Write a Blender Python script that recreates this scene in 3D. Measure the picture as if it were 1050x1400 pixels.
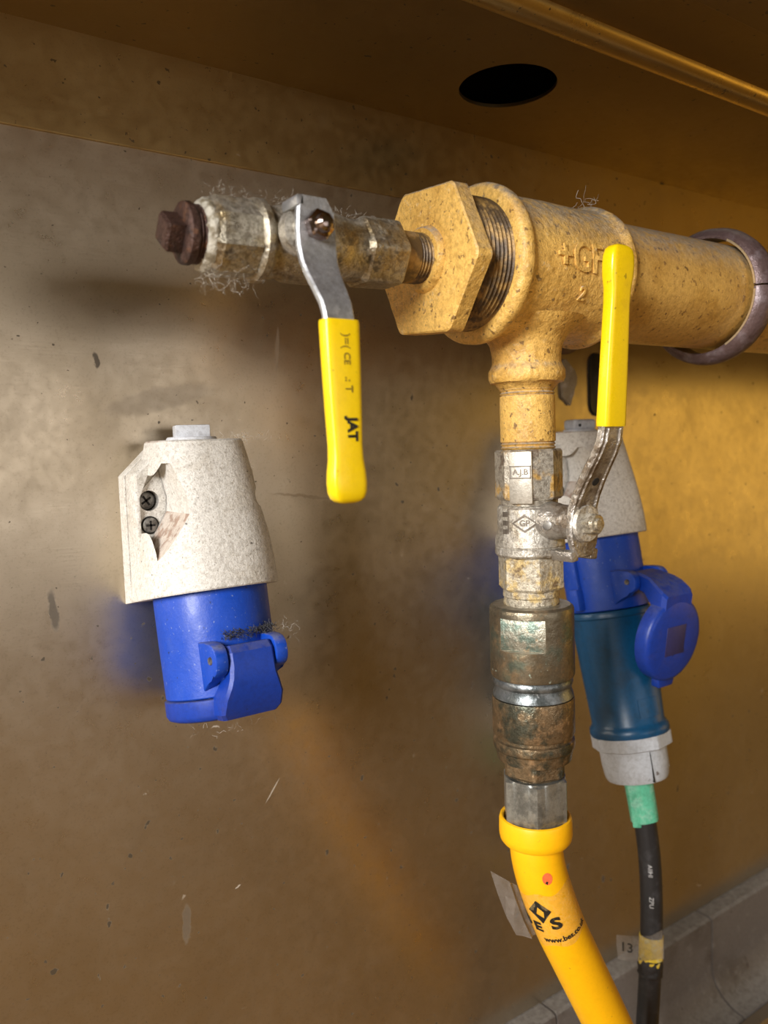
import bpy, bmesh, math, random
from mathutils import Matrix, Vector, noise
random.seed(7)
PI = math.pi
S = 0.001                       # everything below is written in millimetres
scene = bpy.context.scene
for o in list(bpy.data.objects):
    bpy.data.objects.remove(o)
COL = scene.collection

# ------------------------------------------------------------------ camera
cam_d = bpy.data.cameras.new('camera')
cam = bpy.data.objects.new('camera', cam_d)
COL.objects.link(cam)
CAM_POS = Vector((-286.1, -283.9, -16.7))
AX = ((0.8176745, 0.0726822, 0.5710742), (-0.5746866, 0.0447776, 0.8171477), (-0.0338207, 0.9963495, -0.0783830))  # world axes seen from the camera
right = Vector((AX[0][0], AX[1][0], AX[2][0]))
up = Vector((AX[0][1], AX[1][1], AX[2][1]))
fwd = Vector((AX[0][2], AX[1][2], AX[2][2]))
mw = Matrix((right, up, -fwd)).transposed().to_4x4()
mw.translation = CAM_POS * S
cam.matrix_world = mw
cam_d.sensor_fit = 'HORIZONTAL'
cam_d.sensor_width = 36.0
cam_d.lens = 36.0 * 1100.0 / 1050.0
cam_d.clip_start = 0.01
cam_d.clip_end = 50
cam_d.dof.use_dof = True
cam_d.dof.focus_distance = 0.385
cam_d.dof.aperture_fstop = 13.0
scene.camera = cam

# ------------------------------------------------------------------ light and exposure
world = bpy.data.worlds.new('world')
scene.world = world
world.use_nodes = True
world.node_tree.nodes['Background'].inputs[0].default_value = (0.85, 0.55, 0.19, 1)
world.node_tree.nodes['Background'].inputs[1].default_value = 0.10
def area(name, loc, target, size, power, col, size_y=None):
    d = bpy.data.lights.new(name, 'AREA')
    d.energy = power; d.color = col; d.size = size
    if size_y: d.shape = 'RECTANGLE'; d.size_y = size_y
    o = bpy.data.objects.new(name, d); COL.objects.link(o)
    o.location = loc
    o.rotation_euler = (Vector(target) - Vector(loc)).to_track_quat('-Z', 'Y').to_euler()
    return o
area('doorway_daylight', (-1.80, -0.80, 0.55), (-0.05, 0.05, 0.0), 0.7, 66, (1.0, 0.975, 0.95), 0.7)
area('rear_fill', (0.15, -1.75, 0.02), (-0.05, 0.1, -0.02), 1.1, 3.0, (1.0, 0.95, 0.92), 0.45)  # added unseen panel behind the camera, for the wall's grey reflection
area('warm_side_fill', (2.0, -1.0, -0.05), (0.2, 0.1, -0.05), 1.0, 3.2, (1.0, 0.58, 0.10), 0.8)  # added unseen warm source, placed so the wall reflects gold on the right
scene.view_settings.view_transform = 'Standard'
scene.view_settings.look = 'None'
scene.view_settings.exposure = 0.15
scene.view_settings.gamma = 1.0
scene.view_settings.use_curve_mapping = False

# ------------------------------------------------------------------ materials
class MT:
    def __init__(s, name):
        s.m = bpy.data.materials.new(name); s.m.use_nodes = True
        s.nt = s.m.node_tree; s.n = s.nt.nodes; s.l = s.nt.links
        s.bsdf = s.n['Principled BSDF']
        s.tc = s.n.new('ShaderNodeTexCoord')
        s.co = s.tc.outputs['Object']
    def noise(s, scale, detail=4, rough=0.6, stretch=None, dist=0.0):
        co = s.co
        if stretch:
            mp = s.n.new('ShaderNodeMapping'); mp.inputs['Scale'].default_value = stretch
            s.l.new(co, mp.inputs[0]); co = mp.outputs[0]
        t = s.n.new('ShaderNodeTexNoise')
        t.inputs['Scale'].default_value = scale; t.inputs['Detail'].default_value = detail
        t.inputs['Roughness'].default_value = rough; t.inputs['Distortion'].default_value = dist
        s.l.new(co, t.inputs['Vector'])
        return t.outputs['Fac']
    def ramp(s, v, lo, hi, a=0.0, b=1.0):
        r = s.n.new('ShaderNodeMapRange'); r.interpolation_type = 'SMOOTHSTEP'
        r.inputs[1].default_value = lo; r.inputs[2].default_value = hi
        r.inputs[3].default_value = a; r.inputs[4].default_value = b
        s.l.new(v, r.inputs[0]); return r.outputs[0]
    def math(s, op, a, b):
        r = s.n.new('ShaderNodeMath'); r.operation = op
        for i, v in enumerate((a, b)):
            if v is None: continue
            if isinstance(v, (int, float)): r.inputs[i].default_value = v
            else: s.l.new(v, r.inputs[i])
        return r.outputs[0]
    def mix(s, f, a, b):
        r = s.n.new('ShaderNodeMix'); r.data_type = 'RGBA'
        if isinstance(f, (int, float)): r.inputs[0].default_value = f
        else: s.l.new(f, r.inputs[0])
        for i, v in ((6, a), (7, b)):
            if isinstance(v, tuple): r.inputs[i].default_value = (*v[:3], 1)
            else: s.l.new(v, r.inputs[i])
        return r.outputs[2]
    def mult(s, f, c):
        r = s.n.new('ShaderNodeMix'); r.data_type = 'RGBA'; r.blend_type = 'MULTIPLY'
        s.l.new(f, r.inputs[0])
        if isinstance(c, tuple): r.inputs[6].default_value = (*c[:3], 1)
        else: s.l.new(c, r.inputs[6])
        r.inputs[7].default_value = (0.22, 0.18, 0.14, 1)
        return r.outputs[2]
    def set(s, key, v):
        i = s.bsdf.inputs[key]
        if isinstance(v, tuple): i.default_value = (*v[:3], 1)
        elif isinstance(v, (int, float)): i.default_value = v
        else: s.l.new(v, i)
    def bump(s, h, strength, dist):
        b = s.n.new('ShaderNodeBump'); b.inputs['Strength'].default_value = strength
        b.inputs['Distance'].default_value = dist
        s.l.new(h, b.inputs['Height']); s.l.new(b.outputs[0], s.bsdf.inputs['Normal'])
    def upward(s, lo, hi):
        g = s.n.new('ShaderNodeNewGeometry'); x = s.n.new('ShaderNodeSeparateXYZ')
        s.l.new(g.outputs['Normal'], x.inputs[0])
        return s.ramp(x.outputs[2], lo, hi)

def surf(name, col, rough=0.5, metal=0.0, patches=(), bump=None, dust=None, rough_var=0.0, coat=0.0, trans=0.0, alpha=1.0, grain=0.22):
    """patches: (colour, noise scale, lo, hi, amount[, detail]) laid over one another; bump: (scale, strength, mm); dust: (colour, lo, hi, amount)"""
    t = MT(name)
    c = col; mt = metal; first = None
    for p in patches:
        n = t.noise(p[1], p[5] if len(p) > 5 else 4)
        f = t.ramp(n, p[2], p[3], 0.0, p[4])
        c = t.mix(f, c, p[0])
        if len(p) > 6:                      # not metal where this patch lies
            mt = t.math('MULTIPLY', mt, t.math('SUBTRACT', 1.0, f))
    if dust:
        f = t.upward(dust[1], dust[2])
        f = t.math('MULTIPLY', f, t.ramp(t.noise(260, 5), 0.30, 0.62, dust[3] * 0.25, dust[3]))
        c = t.mix(f, c, dust[0])
        if metal: mt = t.math('MULTIPLY', mt, t.math('SUBTRACT', 1.0, f))
    if grain:
        g1 = t.ramp(t.noise(1500, 3), 0.30, 0.56, 1.0, 0.0); g2 = t.ramp(t.noise(420, 4), 0.36, 0.56, 1.0, 0.0)
        c = t.mult(t.math('MULTIPLY', t.math('MAXIMUM', g1, g2), grain), c)
    t.set('Base Color', c); t.set('Metallic', mt)
    if rough_var:
        t.set('Roughness', t.ramp(t.noise(90, 5), 0.3, 0.7, rough - rough_var, rough + rough_var))
    else:
        t.set('Roughness', rough)
    if coat: t.set('Coat Weight', coat); t.set('Coat Roughness', 0.12)
    if trans: t.set('Transmission Weight', trans)
    if alpha < 1: t.set('Alpha', alpha)
    if bump:
        hgt = t.math('ADD', t.noise(bump[0], 5), t.math('MULTIPLY', t.noise(bump[0] * 3.3, 3), 0.35))
        t.bump(hgt, min(1.0, bump[1] * 1.6), bump[2] * 1.4 * S)
    return t.m

DUST = (0.36, 0.33, 0.29)
M = {}
M['ochre'] = surf('ochre_paint', (0.84, 0.52, 0.135), 0.40, 0, [((0.50, 0.25, 0.035), 40, 0.45, 0.74, 0.7), ((0.16, 0.08, 0.03), 330, 0.63, 0.69, 0.75, 2), ((0.10, 0.05, 0.02), 150, 0.66, 0.71, 0.8, 3), ((0.86, 0.66, 0.36), 300, 0.60, 0.72, 0.5, 4)],
                  (300, 0.62, 0.6), (DUST, 0.1, 0.85, 0.9), 0.1, grain=0.38)
M['ochre_pipe'] = surf('ochre_pipe_paint', (0.64, 0.38, 0.10), 0.36, 0, [((0.45, 0.23, 0.04), 40, 0.42, 0.72, 0.7), ((0.20, 0.10, 0.035), 260, 0.62, 0.68, 0.75, 2), ((0.08, 0.04, 0.02), 140, 0.70, 0.74, 0.8, 2)],
                  (220, 0.35, 0.6), (DUST, 0.1, 0.85, 0.85), 0.08, grain=0.3)
M['thread'] = surf('ochre_thread', (0.40, 0.24, 0.07), 0.45, 0.2, [((0.07, 0.045, 0.025), 120, 0.36, 0.58, 0.9)], (400, 0.4, 0.4), (DUST, 0.5, 0.95, 0.6))
M['nickel'] = surf('nickel_brass', (0.56, 0.52, 0.42), 0.36, 0.85, [((0.46, 0.32, 0.11), 60, 0.46, 0.66, 0.75), ((0.60, 0.57, 0.50), 170, 0.56, 0.70, 0.5, 4, 1), ((0.07, 0.05, 0.03), 130, 0.56, 0.68, 0.85, 4, 1)],
                  (420, 0.5, 0.4), (DUST, 0.35, 0.9, 0.85), 0.1, grain=0.6)
M['nickel_cast'] = surf('nickel_cast', (0.64, 0.61, 0.54), 0.42, 0.65, [((0.42, 0.35, 0.24), 80, 0.50, 0.68, 0.7), ((0.76, 0.74, 0.68), 230, 0.52, 0.7, 0.5, 4, 1), ((0.12, 0.08, 0.045), 150, 0.62, 0.70, 0.8, 4, 1)],
                  (480, 0.55, 0.4), (DUST, 0.6, 0.98, 0.7), 0.1, grain=0.6)
M['painted_nickel'] = surf('painted_nickel', (0.54, 0.50, 0.42), 0.42, 0.55, [((0.60, 0.36, 0.09), 55, 0.52, 0.60, 0.95, 3, 1), ((0.12, 0.07, 0.04), 130, 0.56, 0.66, 0.85, 4, 1)], (420, 0.5, 0.4), (DUST, 0.6, 0.98, 0.5), 0.08, grain=0.6)
M['limed'] = surf('limescaled_nickel', (0.60, 0.54, 0.42), 0.45, 0.45, [((0.66, 0.47, 0.16), 110, 0.46, 0.60, 0.8, 4, 1), ((0.72, 0.68, 0.56), 260, 0.54, 0.66, 0.6, 4, 1), ((0.13, 0.07, 0.03), 120, 0.56, 0.66, 0.85, 4, 1)], (520, 0.7, 0.6), None, 0.1, grain=0.6)
M['pad'] = surf('pale_cast_pad', (0.56, 0.53, 0.46), 0.42, 0.6, [((0.36, 0.30, 0.22), 200, 0.52, 0.66, 0.5)], (700, 0.25, 0.2))
M['mark'] = surf('grimy_raised_mark', (0.22, 0.19, 0.155), 0.5, 0.5)
M['bronze'] = surf('tarnished_bronze', (0.22, 0.19, 0.135), 0.36, 0.8, [((0.46, 0.33, 0.19), 60, 0.50, 0.68, 0.7), ((0.10, 0.15, 0.12), 90, 0.50, 0.68, 0.7), ((0.42, 0.56, 0.48), 330, 0.66, 0.74, 0.6, 3, 1)], (300, 0.4, 0.3), (DUST, 0.7, 1.0, 0.5), 0.1)
M['bronze_flat'] = surf('worn_bronze_flat', (0.36, 0.34, 0.27), 0.34, 0.75, [((0.12, 0.18, 0.15), 120, 0.44, 0.60, 0.85), ((0.55, 0.38, 0.22), 200, 0.58, 0.68, 0.6)], (500, 0.5, 0.3))
M['lead_ring'] = surf('grey_oxide_ring', (0.24, 0.26, 0.27), 0.34, 0.75, [((0.07, 0.085, 0.085), 120, 0.40, 0.60, 0.8), ((0.5, 0.53, 0.55), 240, 0.60, 0.70, 0.6)], (400, 0.3, 0.3))
M['brass_dark'] = surf('dark_brass', (0.30, 0.22, 0.13), 0.32, 0.8, [((0.62, 0.42, 0.24), 130, 0.54, 0.68, 0.7), ((0.07, 0.09, 0.075), 90, 0.44, 0.62, 0.85)], (300, 0.5, 0.4), grain=0.4)
M['steel_hex'] = surf('dull_steel', (0.44, 0.45, 0.42), 0.36, 0.85, [((0.20, 0.21, 0.20), 120, 0.44, 0.64, 0.8)], (500, 0.25, 0.2), None, 0.06)
M['zinc'] = surf('zinc_lever', (0.50, 0.52, 0.55), 0.40, 0.75, [((0.30, 0.30, 0.31), 150, 0.48, 0.68, 0.6), ((0.72, 0.74, 0.78), 320, 0.58, 0.68, 0.6)], (420, 0.4, 0.3), (DUST, 0.6, 0.98, 0.5), 0.08)
M['cast_lever'] = surf('cast_lever', (0.50, 0.48, 0.45), 0.34, 0.85, [((0.20, 0.15, 0.10), 90, 0.46, 0.62, 0.85), ((0.80, 0.79, 0.76), 220, 0.55, 0.68, 0.6)], (300, 0.6, 0.6), None, 0.08)
M['nut'] = surf('dark_plated_nut', (0.30, 0.24, 0.22), 0.18, 1.0, [((0.20, 0.08, 0.05), 200, 0.55, 0.68, 0.8)])
M['rust'] = surf('rusty_iron', (0.105, 0.058, 0.046), 0.52, 0.5, [((0.26, 0.12, 0.06), 260, 0.54, 0.66, 0.7), ((0.035, 0.025, 0.025), 110, 0.46, 0.64, 0.8)], (350, 0.7, 0.6), None, grain=0.6)
M['ptfe'] = surf('sealing_tape', (0.60, 0.57, 0.48), 0.5, 0.2, [((0.22, 0.18, 0.11), 220, 0.44, 0.60, 0.9)], (500, 0.8, 0.6))
M['clip'] = surf('painted_clip', (0.15, 0.10, 0.098), 0.40, 0.4, [((0.30, 0.25, 0.27), 110, 0.5, 0.7, 0.6), ((0.08, 0.045, 0.04), 180, 0.55, 0.7, 0.7)], (220, 0.5, 0.5), (DUST, 0.5, 0.95, 0.5))
M['bare_edge'] = surf('bare_brass_edge', (0.80, 0.66, 0.42), 0.4, 0.7)
M['grip'] = surf('yellow_grip_sleeve', (0.87, 0.60, 0.004), 0.30, 0, [((0.62, 0.38, 0.01), 60, 0.58, 0.78, 0.5), ((0.12, 0.08, 0.01), 230, 0.69, 0.75, 0.6, 2)], (160, 0.12, 0.3), None, 0.05, grain=0.06)
M['hose'] = surf('yellow_hose', (0.93, 0.47, 0.003), 0.38, 0, [((0.80, 0.36, 0.003), 50, 0.5, 0.75, 0.5), ((0.40, 0.20, 0.02), 240, 0.71, 0.76, 0.6, 2)], (180, 0.1, 0.3), grain=0.06)
M['blue'] = surf('blue_plastic', (0.003, 0.055, 0.42), 0.45, 0, [((0.04, 0.09, 0.36), 70, 0.55, 0.75, 0.5), ((0.30, 0.36, 0.50), 700, 0.64, 0.72, 0.45, 3), ((0.01, 0.02, 0.05), 260, 0.70, 0.75, 0.7, 2)], (380, 0.2, 0.3), ((0.2, 0.2, 0.22), 0.4, 0.95, 0.6), 0.08, grain=0.1)
M['blue_lid'] = surf('blue_lid_plastic', (0.004, 0.040, 0.33), 0.42, 0, [((0.06, 0.06, 0.20), 55, 0.52, 0.75, 0.5), ((0.01, 0.02, 0.05), 260, 0.70, 0.75, 0.6, 2)], (300, 0.12, 0.3), ((0.16, 0.16, 0.18), 0.4, 0.95, 0.5), 0.05)
M['blue_square'] = surf('dark_blue_square', (0.03, 0.03, 0.12), 0.45)
M['teal'] = surf('petrol_blue_plastic', (0.004, 0.075, 0.185), 0.36, 0, [((0.01, 0.035, 0.07), 50, 0.48, 0.7, 0.5)], (250, 0.1, 0.2))
M['white'] = surf('dirty_white_plastic', (0.74, 0.72, 0.67), 0.55, 0, [((0.52, 0.46, 0.36), 60, 0.52, 0.75, 0.5), ((0.34, 0.29, 0.22), 1100, 0.56, 0.66, 0.6, 3), ((0.06, 0.05, 0.04), 230, 0.71, 0.75, 0.8, 2)], (600, 0.45, 0.4), ((0.45, 0.43, 0.39), 0.6, 0.98, 0.4), grain=0.32)
M['grey_plastic'] = surf('grey_plastic', (0.50, 0.53, 0.57), 0.45, 0, [((0.36, 0.36, 0.36), 80, 0.5, 0.7, 0.5), ((0.10, 0.07, 0.05), 130, 0.71, 0.75, 0.8, 2)], (300, 0.1, 0.2))
M['cap'] = surf('pale_grey_cap', (0.64, 0.66, 0.70), 0.5, 0, [((0.4, 0.4, 0.42), 200, 0.5, 0.7, 0.5)], (400, 0.2, 0.2))
M['screw'] = surf('grimy_screw', (0.30, 0.29, 0.27), 0.45, 0.7, [((0.10, 0.09, 0.08), 300, 0.45, 0.6, 0.8)])
M['black'] = surf('black_rubber', (0.018, 0.018, 0.02), 0.42, 0, [((0.05, 0.05, 0.055), 120, 0.5, 0.7, 0.6)], (160, 0.2, 0.3))
M['void'] = surf('dark_inside', (0.010, 0.008, 0.006), 0.8)
M['ink'] = surf('black_print', (0.015, 0.013, 0.01), 0.5)
M['faded_ink'] = surf('worn_print', (0.20, 0.13, 0.01), 0.5)
M['white_ink'] = surf('white_print', (0.5, 0.5, 0.5), 0.5)
M['green'] = surf('green_sleeve', (0.13, 0.56, 0.36), 0.25, 0, [((0.30, 0.62, 0.48), 140, 0.48, 0.66, 0.7), ((0.06, 0.32, 0.20), 90, 0.55, 0.7, 0.6)], (200, 0.3, 0.4), None, 0, 0.3)
M['film'] = surf('clear_film', (0.40, 0.36, 0.32), 0.12, 0, [((0.30, 0.25, 0.20), 120, 0.52, 0.66, 0.8)], (160, 0.6, 0.6), None, 0, 0.0, 0.0, 0.30)
M['wrap'] = surf('clear_wrap', (0.85, 0.62, 0.28), 0.15, 0, [((0.35, 0.20, 0.06), 260, 0.62, 0.68, 0.9, 3)], (140, 0.8, 0.6), None, 0, 0.0, 0.0, 0.13)
M['red'] = surf('red_mark', (0.85, 0.16, 0.05), 0.5)
M['yellow_tape'] = surf('yellow_tape', (0.80, 0.58, 0.05), 0.35, 0, [((0.75, 0.70, 0.40), 200, 0.5, 0.65, 0.7)], (200, 0.5, 0.5))
M['fluff'] = surf('grey_fibre', (0.55, 0.52, 0.47), 0.8)
M['grime'] = surf('dark_fluff', (0.05, 0.05, 0.055), 0.9)
M['sealant'] = surf('pale_sealant', (0.42, 0.36, 0.26), 0.5, 0, [((0.6, 0.56, 0.5), 200, 0.5, 0.66, 0.7)], (300, 0.6, 0.5))
M['chipped'] = surf('chipped_plastic', (0.62, 0.55, 0.48), 0.7, 0, [((0.34, 0.22, 0.16), 160, 0.48, 0.6, 0.8)], (500, 0.8, 0.5))

def steel_mat(name, stains=(), base=(0.54, 0.465, 0.36), rough=0.31):
    """dirty stainless sheet. stains: (x, z, half width, half height, tilt, colour, amount) in mm on the sheet"""
    t = MT(name)
    big = t.noise(7, 3); mid = t.noise(38, 4); fine = t.noise(160, 3)
    brush = t.noise(60, 3, 0.6, (1.0, 1.0, 22.0))
    c = t.mix(t.ramp(big, 0.35, 0.68), base, tuple(v * f for v, f in zip(base, (0.86, 0.84, 0.80))))
    c = t.mix(t.ramp(mid, 0.55, 0.80, 0, 0.22), c, (0.34, 0.28, 0.2))
    c = t.mix(t.ramp(t.noise(900, 3), 0.52, 0.70, 0, 0.16), c, (0.18, 0.14, 0.10))
    spots = t.ramp(t.noise(150, 2, 0.4), 0.745, 0.775, 0, 0.9)
    spots2 = t.ramp(t.noise(330, 2, 0.4), 0.715, 0.755, 0, 0.85)
    pale = t.ramp(t.noise(110, 4, 0.6), 0.715, 0.765, 0, 0.45)
    dirt = t.math('MAXIMUM', spots, spots2)
    c = t.mix(pale, c, (0.62, 0.57, 0.50))
    c = t.mix(dirt, c, (0.05, 0.035, 0.02))
    nonmetal = t.math('MAXIMUM', dirt, pale)
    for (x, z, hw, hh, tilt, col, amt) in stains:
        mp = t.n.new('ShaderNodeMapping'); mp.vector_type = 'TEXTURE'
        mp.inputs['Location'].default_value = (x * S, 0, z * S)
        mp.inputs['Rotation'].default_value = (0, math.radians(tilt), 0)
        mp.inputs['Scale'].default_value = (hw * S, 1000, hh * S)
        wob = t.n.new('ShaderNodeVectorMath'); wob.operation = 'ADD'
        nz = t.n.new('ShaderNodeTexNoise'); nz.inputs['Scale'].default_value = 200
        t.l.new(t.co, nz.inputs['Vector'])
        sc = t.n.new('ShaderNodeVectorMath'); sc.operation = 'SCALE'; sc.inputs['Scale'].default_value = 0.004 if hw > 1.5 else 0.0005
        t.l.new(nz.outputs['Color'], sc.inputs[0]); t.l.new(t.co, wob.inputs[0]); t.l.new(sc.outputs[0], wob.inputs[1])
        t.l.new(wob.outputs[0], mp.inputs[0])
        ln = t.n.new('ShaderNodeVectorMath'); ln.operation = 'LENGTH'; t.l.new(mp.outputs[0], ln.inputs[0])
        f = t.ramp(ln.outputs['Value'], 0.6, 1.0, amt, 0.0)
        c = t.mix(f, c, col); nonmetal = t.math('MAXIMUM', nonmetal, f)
    t.set('Base Color', c)
    t.set('Metallic', t.math('SUBTRACT', 0.94, t.math('MULTIPLY', nonmetal, 0.8)))
    r = t.math('ADD', t.ramp(mid, 0.3, 0.75, rough - 0.015, rough + 0.03), t.ramp(fine, 0.3, 0.7, -0.03, 0.03))
    t.set('Roughness', r)
    t.bump(t.math('ADD', brush, t.math('MULTIPLY', fine, 0.5)), 0.08, 0.25 * S)
    return t.m

# ------------------------------------------------------------------ mesh helpers (millimetres)
def fin(name, bm, mat, parent=None, origin=None, smooth=38, mtx=None):
    """bm is in world mm (or in the frame mtx); origin = the thing's base in world mm"""
    if mtx is not None: bmesh.ops.transform(bm, matrix=mtx, verts=bm.verts)
    if origin is None and parent is not None: origin = Vector(parent['_o'])
    o0 = Vector(origin) if origin is not None else Vector((0, 0, 0))
    for v in bm.verts: v.co = (v.co - o0) * S
    bmesh.ops.recalc_face_normals(bm, faces=bm.faces)
    lim = math.radians(smooth)
    for f in bm.faces: f.smooth = True
    for e in bm.edges:
        if len(e.link_faces) == 2 and e.calc_face_angle(0) > lim: e.smooth = False
    me = bpy.data.meshes.new(name); bm.to_mesh(me); bm.free()
    ob = bpy.data.objects.new(name, me); COL.objects.link(ob)
    if mat: me.materials.append(M[mat] if isinstance(mat, str) else mat)
    if parent is not None:
        ob.parent = parent
    else:
        ob.location = o0 * S
    ob['_o'] = tuple(o0)
    return ob
def sub(name, bm, mat, part, **k):          # a sub-part: child of a part that sits at its thing's origin
    return fin(name, bm, mat, part, Vector(part['_o']), **k)
def thing(name, origin, label, cat, group=None):
    e = bpy.data.objects.new(name, None); COL.objects.link(e)
    e.empty_display_size = 0.02; e.location = Vector(origin) * S
    e['_o'] = tuple(origin); e['label'] = label; e['category'] = cat
    if group: e['group'] = group
    return e
def tag(o, label, cat, group=None, kind=None):
    o['label'] = label; o['category'] = cat
    if group: o['group'] = group
    if kind: o['kind'] = kind
    return o
def struct(o, label=None):
    o['kind'] = 'structure'
    if label: o['label'] = label
    return o

def ngon(n, rot=0.0):                       # apothem -> radius of a regular n-gon at angle th, corners rounded by cap
    def f(a, cap=None):
        def g(th):
            st = 2 * PI / n
            r = a / math.cos(((th - rot) % st) - st / 2)
            return min(r, cap) if cap else r
        return g
    return f
def rev(rows, seg=72, bm=None, cap=True, th0=0.0):
    bm = bm or bmesh.new(); rings = []
    for h, r in rows:
        rings.append([bm.verts.new((*( (lambda R: (R * math.cos(t), R * math.sin(t)))(r(t) if callable(r) else r) ), h))
                      for t in [th0 + 2 * PI * i / seg for i in range(seg)]])
    for a, b in zip(rings, rings[1:]):
        for i in range(seg):
            j = (i + 1) % seg; bm.faces.new((a[i], a[j], b[j], b[i]))
    if cap:
        bm.faces.new(rings[0][::-1]); bm.faces.new(rings[-1])
    return bm
def box(x0, x1, y0, y1, z0, z1, bev=0.0, bm=None, segs=2):
    own = bmesh.new()
    vs = [own.verts.new(p) for p in ((x0, y0, z0), (x1, y0, z0), (x1, y1, z0), (x0, y1, z0), (x0, y0, z1), (x1, y0, z1), (x1, y1, z1), (x0, y1, z1))]
    for q in ((3, 2, 1, 0), (4, 5, 6, 7), (0, 1, 5, 4), (1, 2, 6, 5), (2, 3, 7, 6), (3, 0, 4, 7)): own.faces.new([vs[i] for i in q])
    if bev: bmesh.ops.bevel(own, geom=own.edges[:], offset=bev, segments=segs, affect='EDGES', profile=0.5)
    return join(bm, own)
def join(bm, own, mtx=None):
    if mtx is not None: bmesh.ops.transform(own, matrix=mtx, verts=own.verts)
    if bm is None: return own
    tmp = bpy.data.meshes.new('t'); own.to_mesh(tmp); own.free(); bm.from_mesh(tmp); bpy.data.meshes.remove(tmp)
    return bm
def loft(rings, cap=True, closed=True):
    bm = bmesh.new(); R = [[bm.verts.new(p) for p in r] for r in rings]; n = len(R[0])
    for a, b in zip(R, R[1:]):
        for i in range(n if closed else n - 1):
            j = (i + 1) % n; bm.faces.new((a[i], a[j], b[j], b[i]))
    if cap: bm.faces.new(R[0][::-1]); bm.faces.new(R[-1])
    return bm
def prism(pts, axis, a, b, bev=0.0):        # pts 2D in the plane across `axis`: x -> (y,z), y -> (x,z), z -> (x,y)
    def P(p, h): return {'x': (h, p[0], p[1]), 'y': (p[0], h, p[1]), 'z': (p[0], p[1], h)}[axis]
    bm = loft([[P(p, a) for p in pts], [P(p, b) for p in pts]])
    if bev: bmesh.ops.bevel(bm, geom=bm.edges[:], offset=bev, segments=2, affect='EDGES', profile=0.5)
    return bm
def catmull(P, n=8):
    P = [Vector(p) for p in P]; out = []
    Q = [2 * P[0] - P[1]] + P + [2 * P[-1] - P[-2]]
    for i in range(1, len(Q) - 2):
        a, b, c, d = Q[i - 1:i + 3]
        for k in range(n):
            t = k / n
            out.append(0.5 * ((2 * b) + (c - a) * t + (2 * a - 5 * b + 4 * c - d) * t * t + (3 * b - a - 3 * c + d) * t ** 3))
    out.append(P[-1]); return out
def frames(path):
    fr = []; n0 = None
    for i, p in enumerate(path):
        t = (path[min(i + 1, len(path) - 1)] - path[max(i - 1, 0)]).normalized()
        if n0 is None:
            n0 = t.orthogonal().normalized()
        n0 = (n0 - t * n0.dot(t)).normalized()
        fr.append((p, t, n0, t.cross(n0)))
    return fr
def tube(path, r, seg=24, cap=True):
    rings = []
    for i, (p, t, n, b) in enumerate(frames(path)):
        R = r(i / (len(path) - 1)) if callable(r) else r
        rings.append([p + n * (R * math.cos(2 * PI * k / seg)) + b * (R * math.sin(2 * PI * k / seg)) for k in range(seg)])
    return loft(rings, cap)
def cut(ob, cutter_bm, ang=22):                     # cutter in the same frame as ob's mesh, metres
    me = bpy.data.meshes.new('c'); bmesh.ops.recalc_face_normals(cutter_bm, faces=cutter_bm.faces); cutter_bm.to_mesh(me); cutter_bm.free()
    co = bpy.data.objects.new('c', me); COL.objects.link(co); co.matrix_world = Matrix.Translation(Vector(ob['_o']) * S)
    md = ob.modifiers.new('b', 'BOOLEAN'); md.object = co; md.operation = 'DIFFERENCE'; md.solver = 'EXACT'
    bpy.context.view_layer.update()
    new = bpy.data.meshes.new_from_object(ob.evaluated_get(bpy.context.evaluated_depsgraph_get()))
    bm = bmesh.new(); bm.from_mesh(new); lim = math.radians(ang)
    bmesh.ops.remove_doubles(bm, verts=bm.verts, dist=1e-6)
    for f in bm.faces: f.smooth = True
    for e in bm.edges: e.smooth = not (len(e.link_faces) == 2 and e.calc_face_angle(0) > lim)
    bm.to_mesh(new); bm.free()
    ob.modifiers.clear(); old = ob.data; ob.data = new; bpy.data.meshes.remove(old); bpy.data.objects.remove(co)
def cutter(bm, ob):
    for v in bm.verts: v.co = (v.co - Vector(ob['_o'])) * S
    return bm
def text_bm(s, size, depth=0.3, fn=None, bold=0.0, sx=1.0):
    """letters centred on (0,0) in mm; fn maps (u, v, w) to a point"""
    cu = bpy.data.curves.new('t', 'FONT'); cu.body = s; cu.size = size; cu.extrude = depth; cu.offset = bold
    cu.align_x = 'CENTER'; cu.align_y = 'CENTER'; cu.resolution_u = 3
    ob = bpy.data.objects.new('t', cu); COL.objects.link(ob); bpy.context.view_layer.update()
    me = bpy.data.meshes.new_from_object(ob.evaluated_get(bpy.context.evaluated_depsgraph_get()))
    bm = bmesh.new(); bm.from_mesh(me)
    bpy.data.objects.remove(ob); bpy.data.curves.remove(cu); bpy.data.meshes.remove(me)
    for v in bm.verts: v.co = Vector(fn(v.co.x * sx, v.co.y, v.co.z)) if fn else v.co
    return bm
def axis_frame(o, z, x):                    # matrix with local z along z, local x near x, at o
    z = Vector(z).normalized(); x = Vector(x); x = (x - z * x.dot(z)).normalized(); y = z.cross(x)
    m = Matrix((x, y, z)).transposed().to_4x4(); m.translation = Vector(o); return m
def rough_up(bm, amp, scale):               # small cast unevenness
    bm.normal_update()
    for v in bm.verts: v.co += v.normal * (noise.noise(v.co * scale) * amp)
    return bm

W = 115.0                                   # the wall stands at y = 115, the gas pipe runs along y = 0
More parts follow.
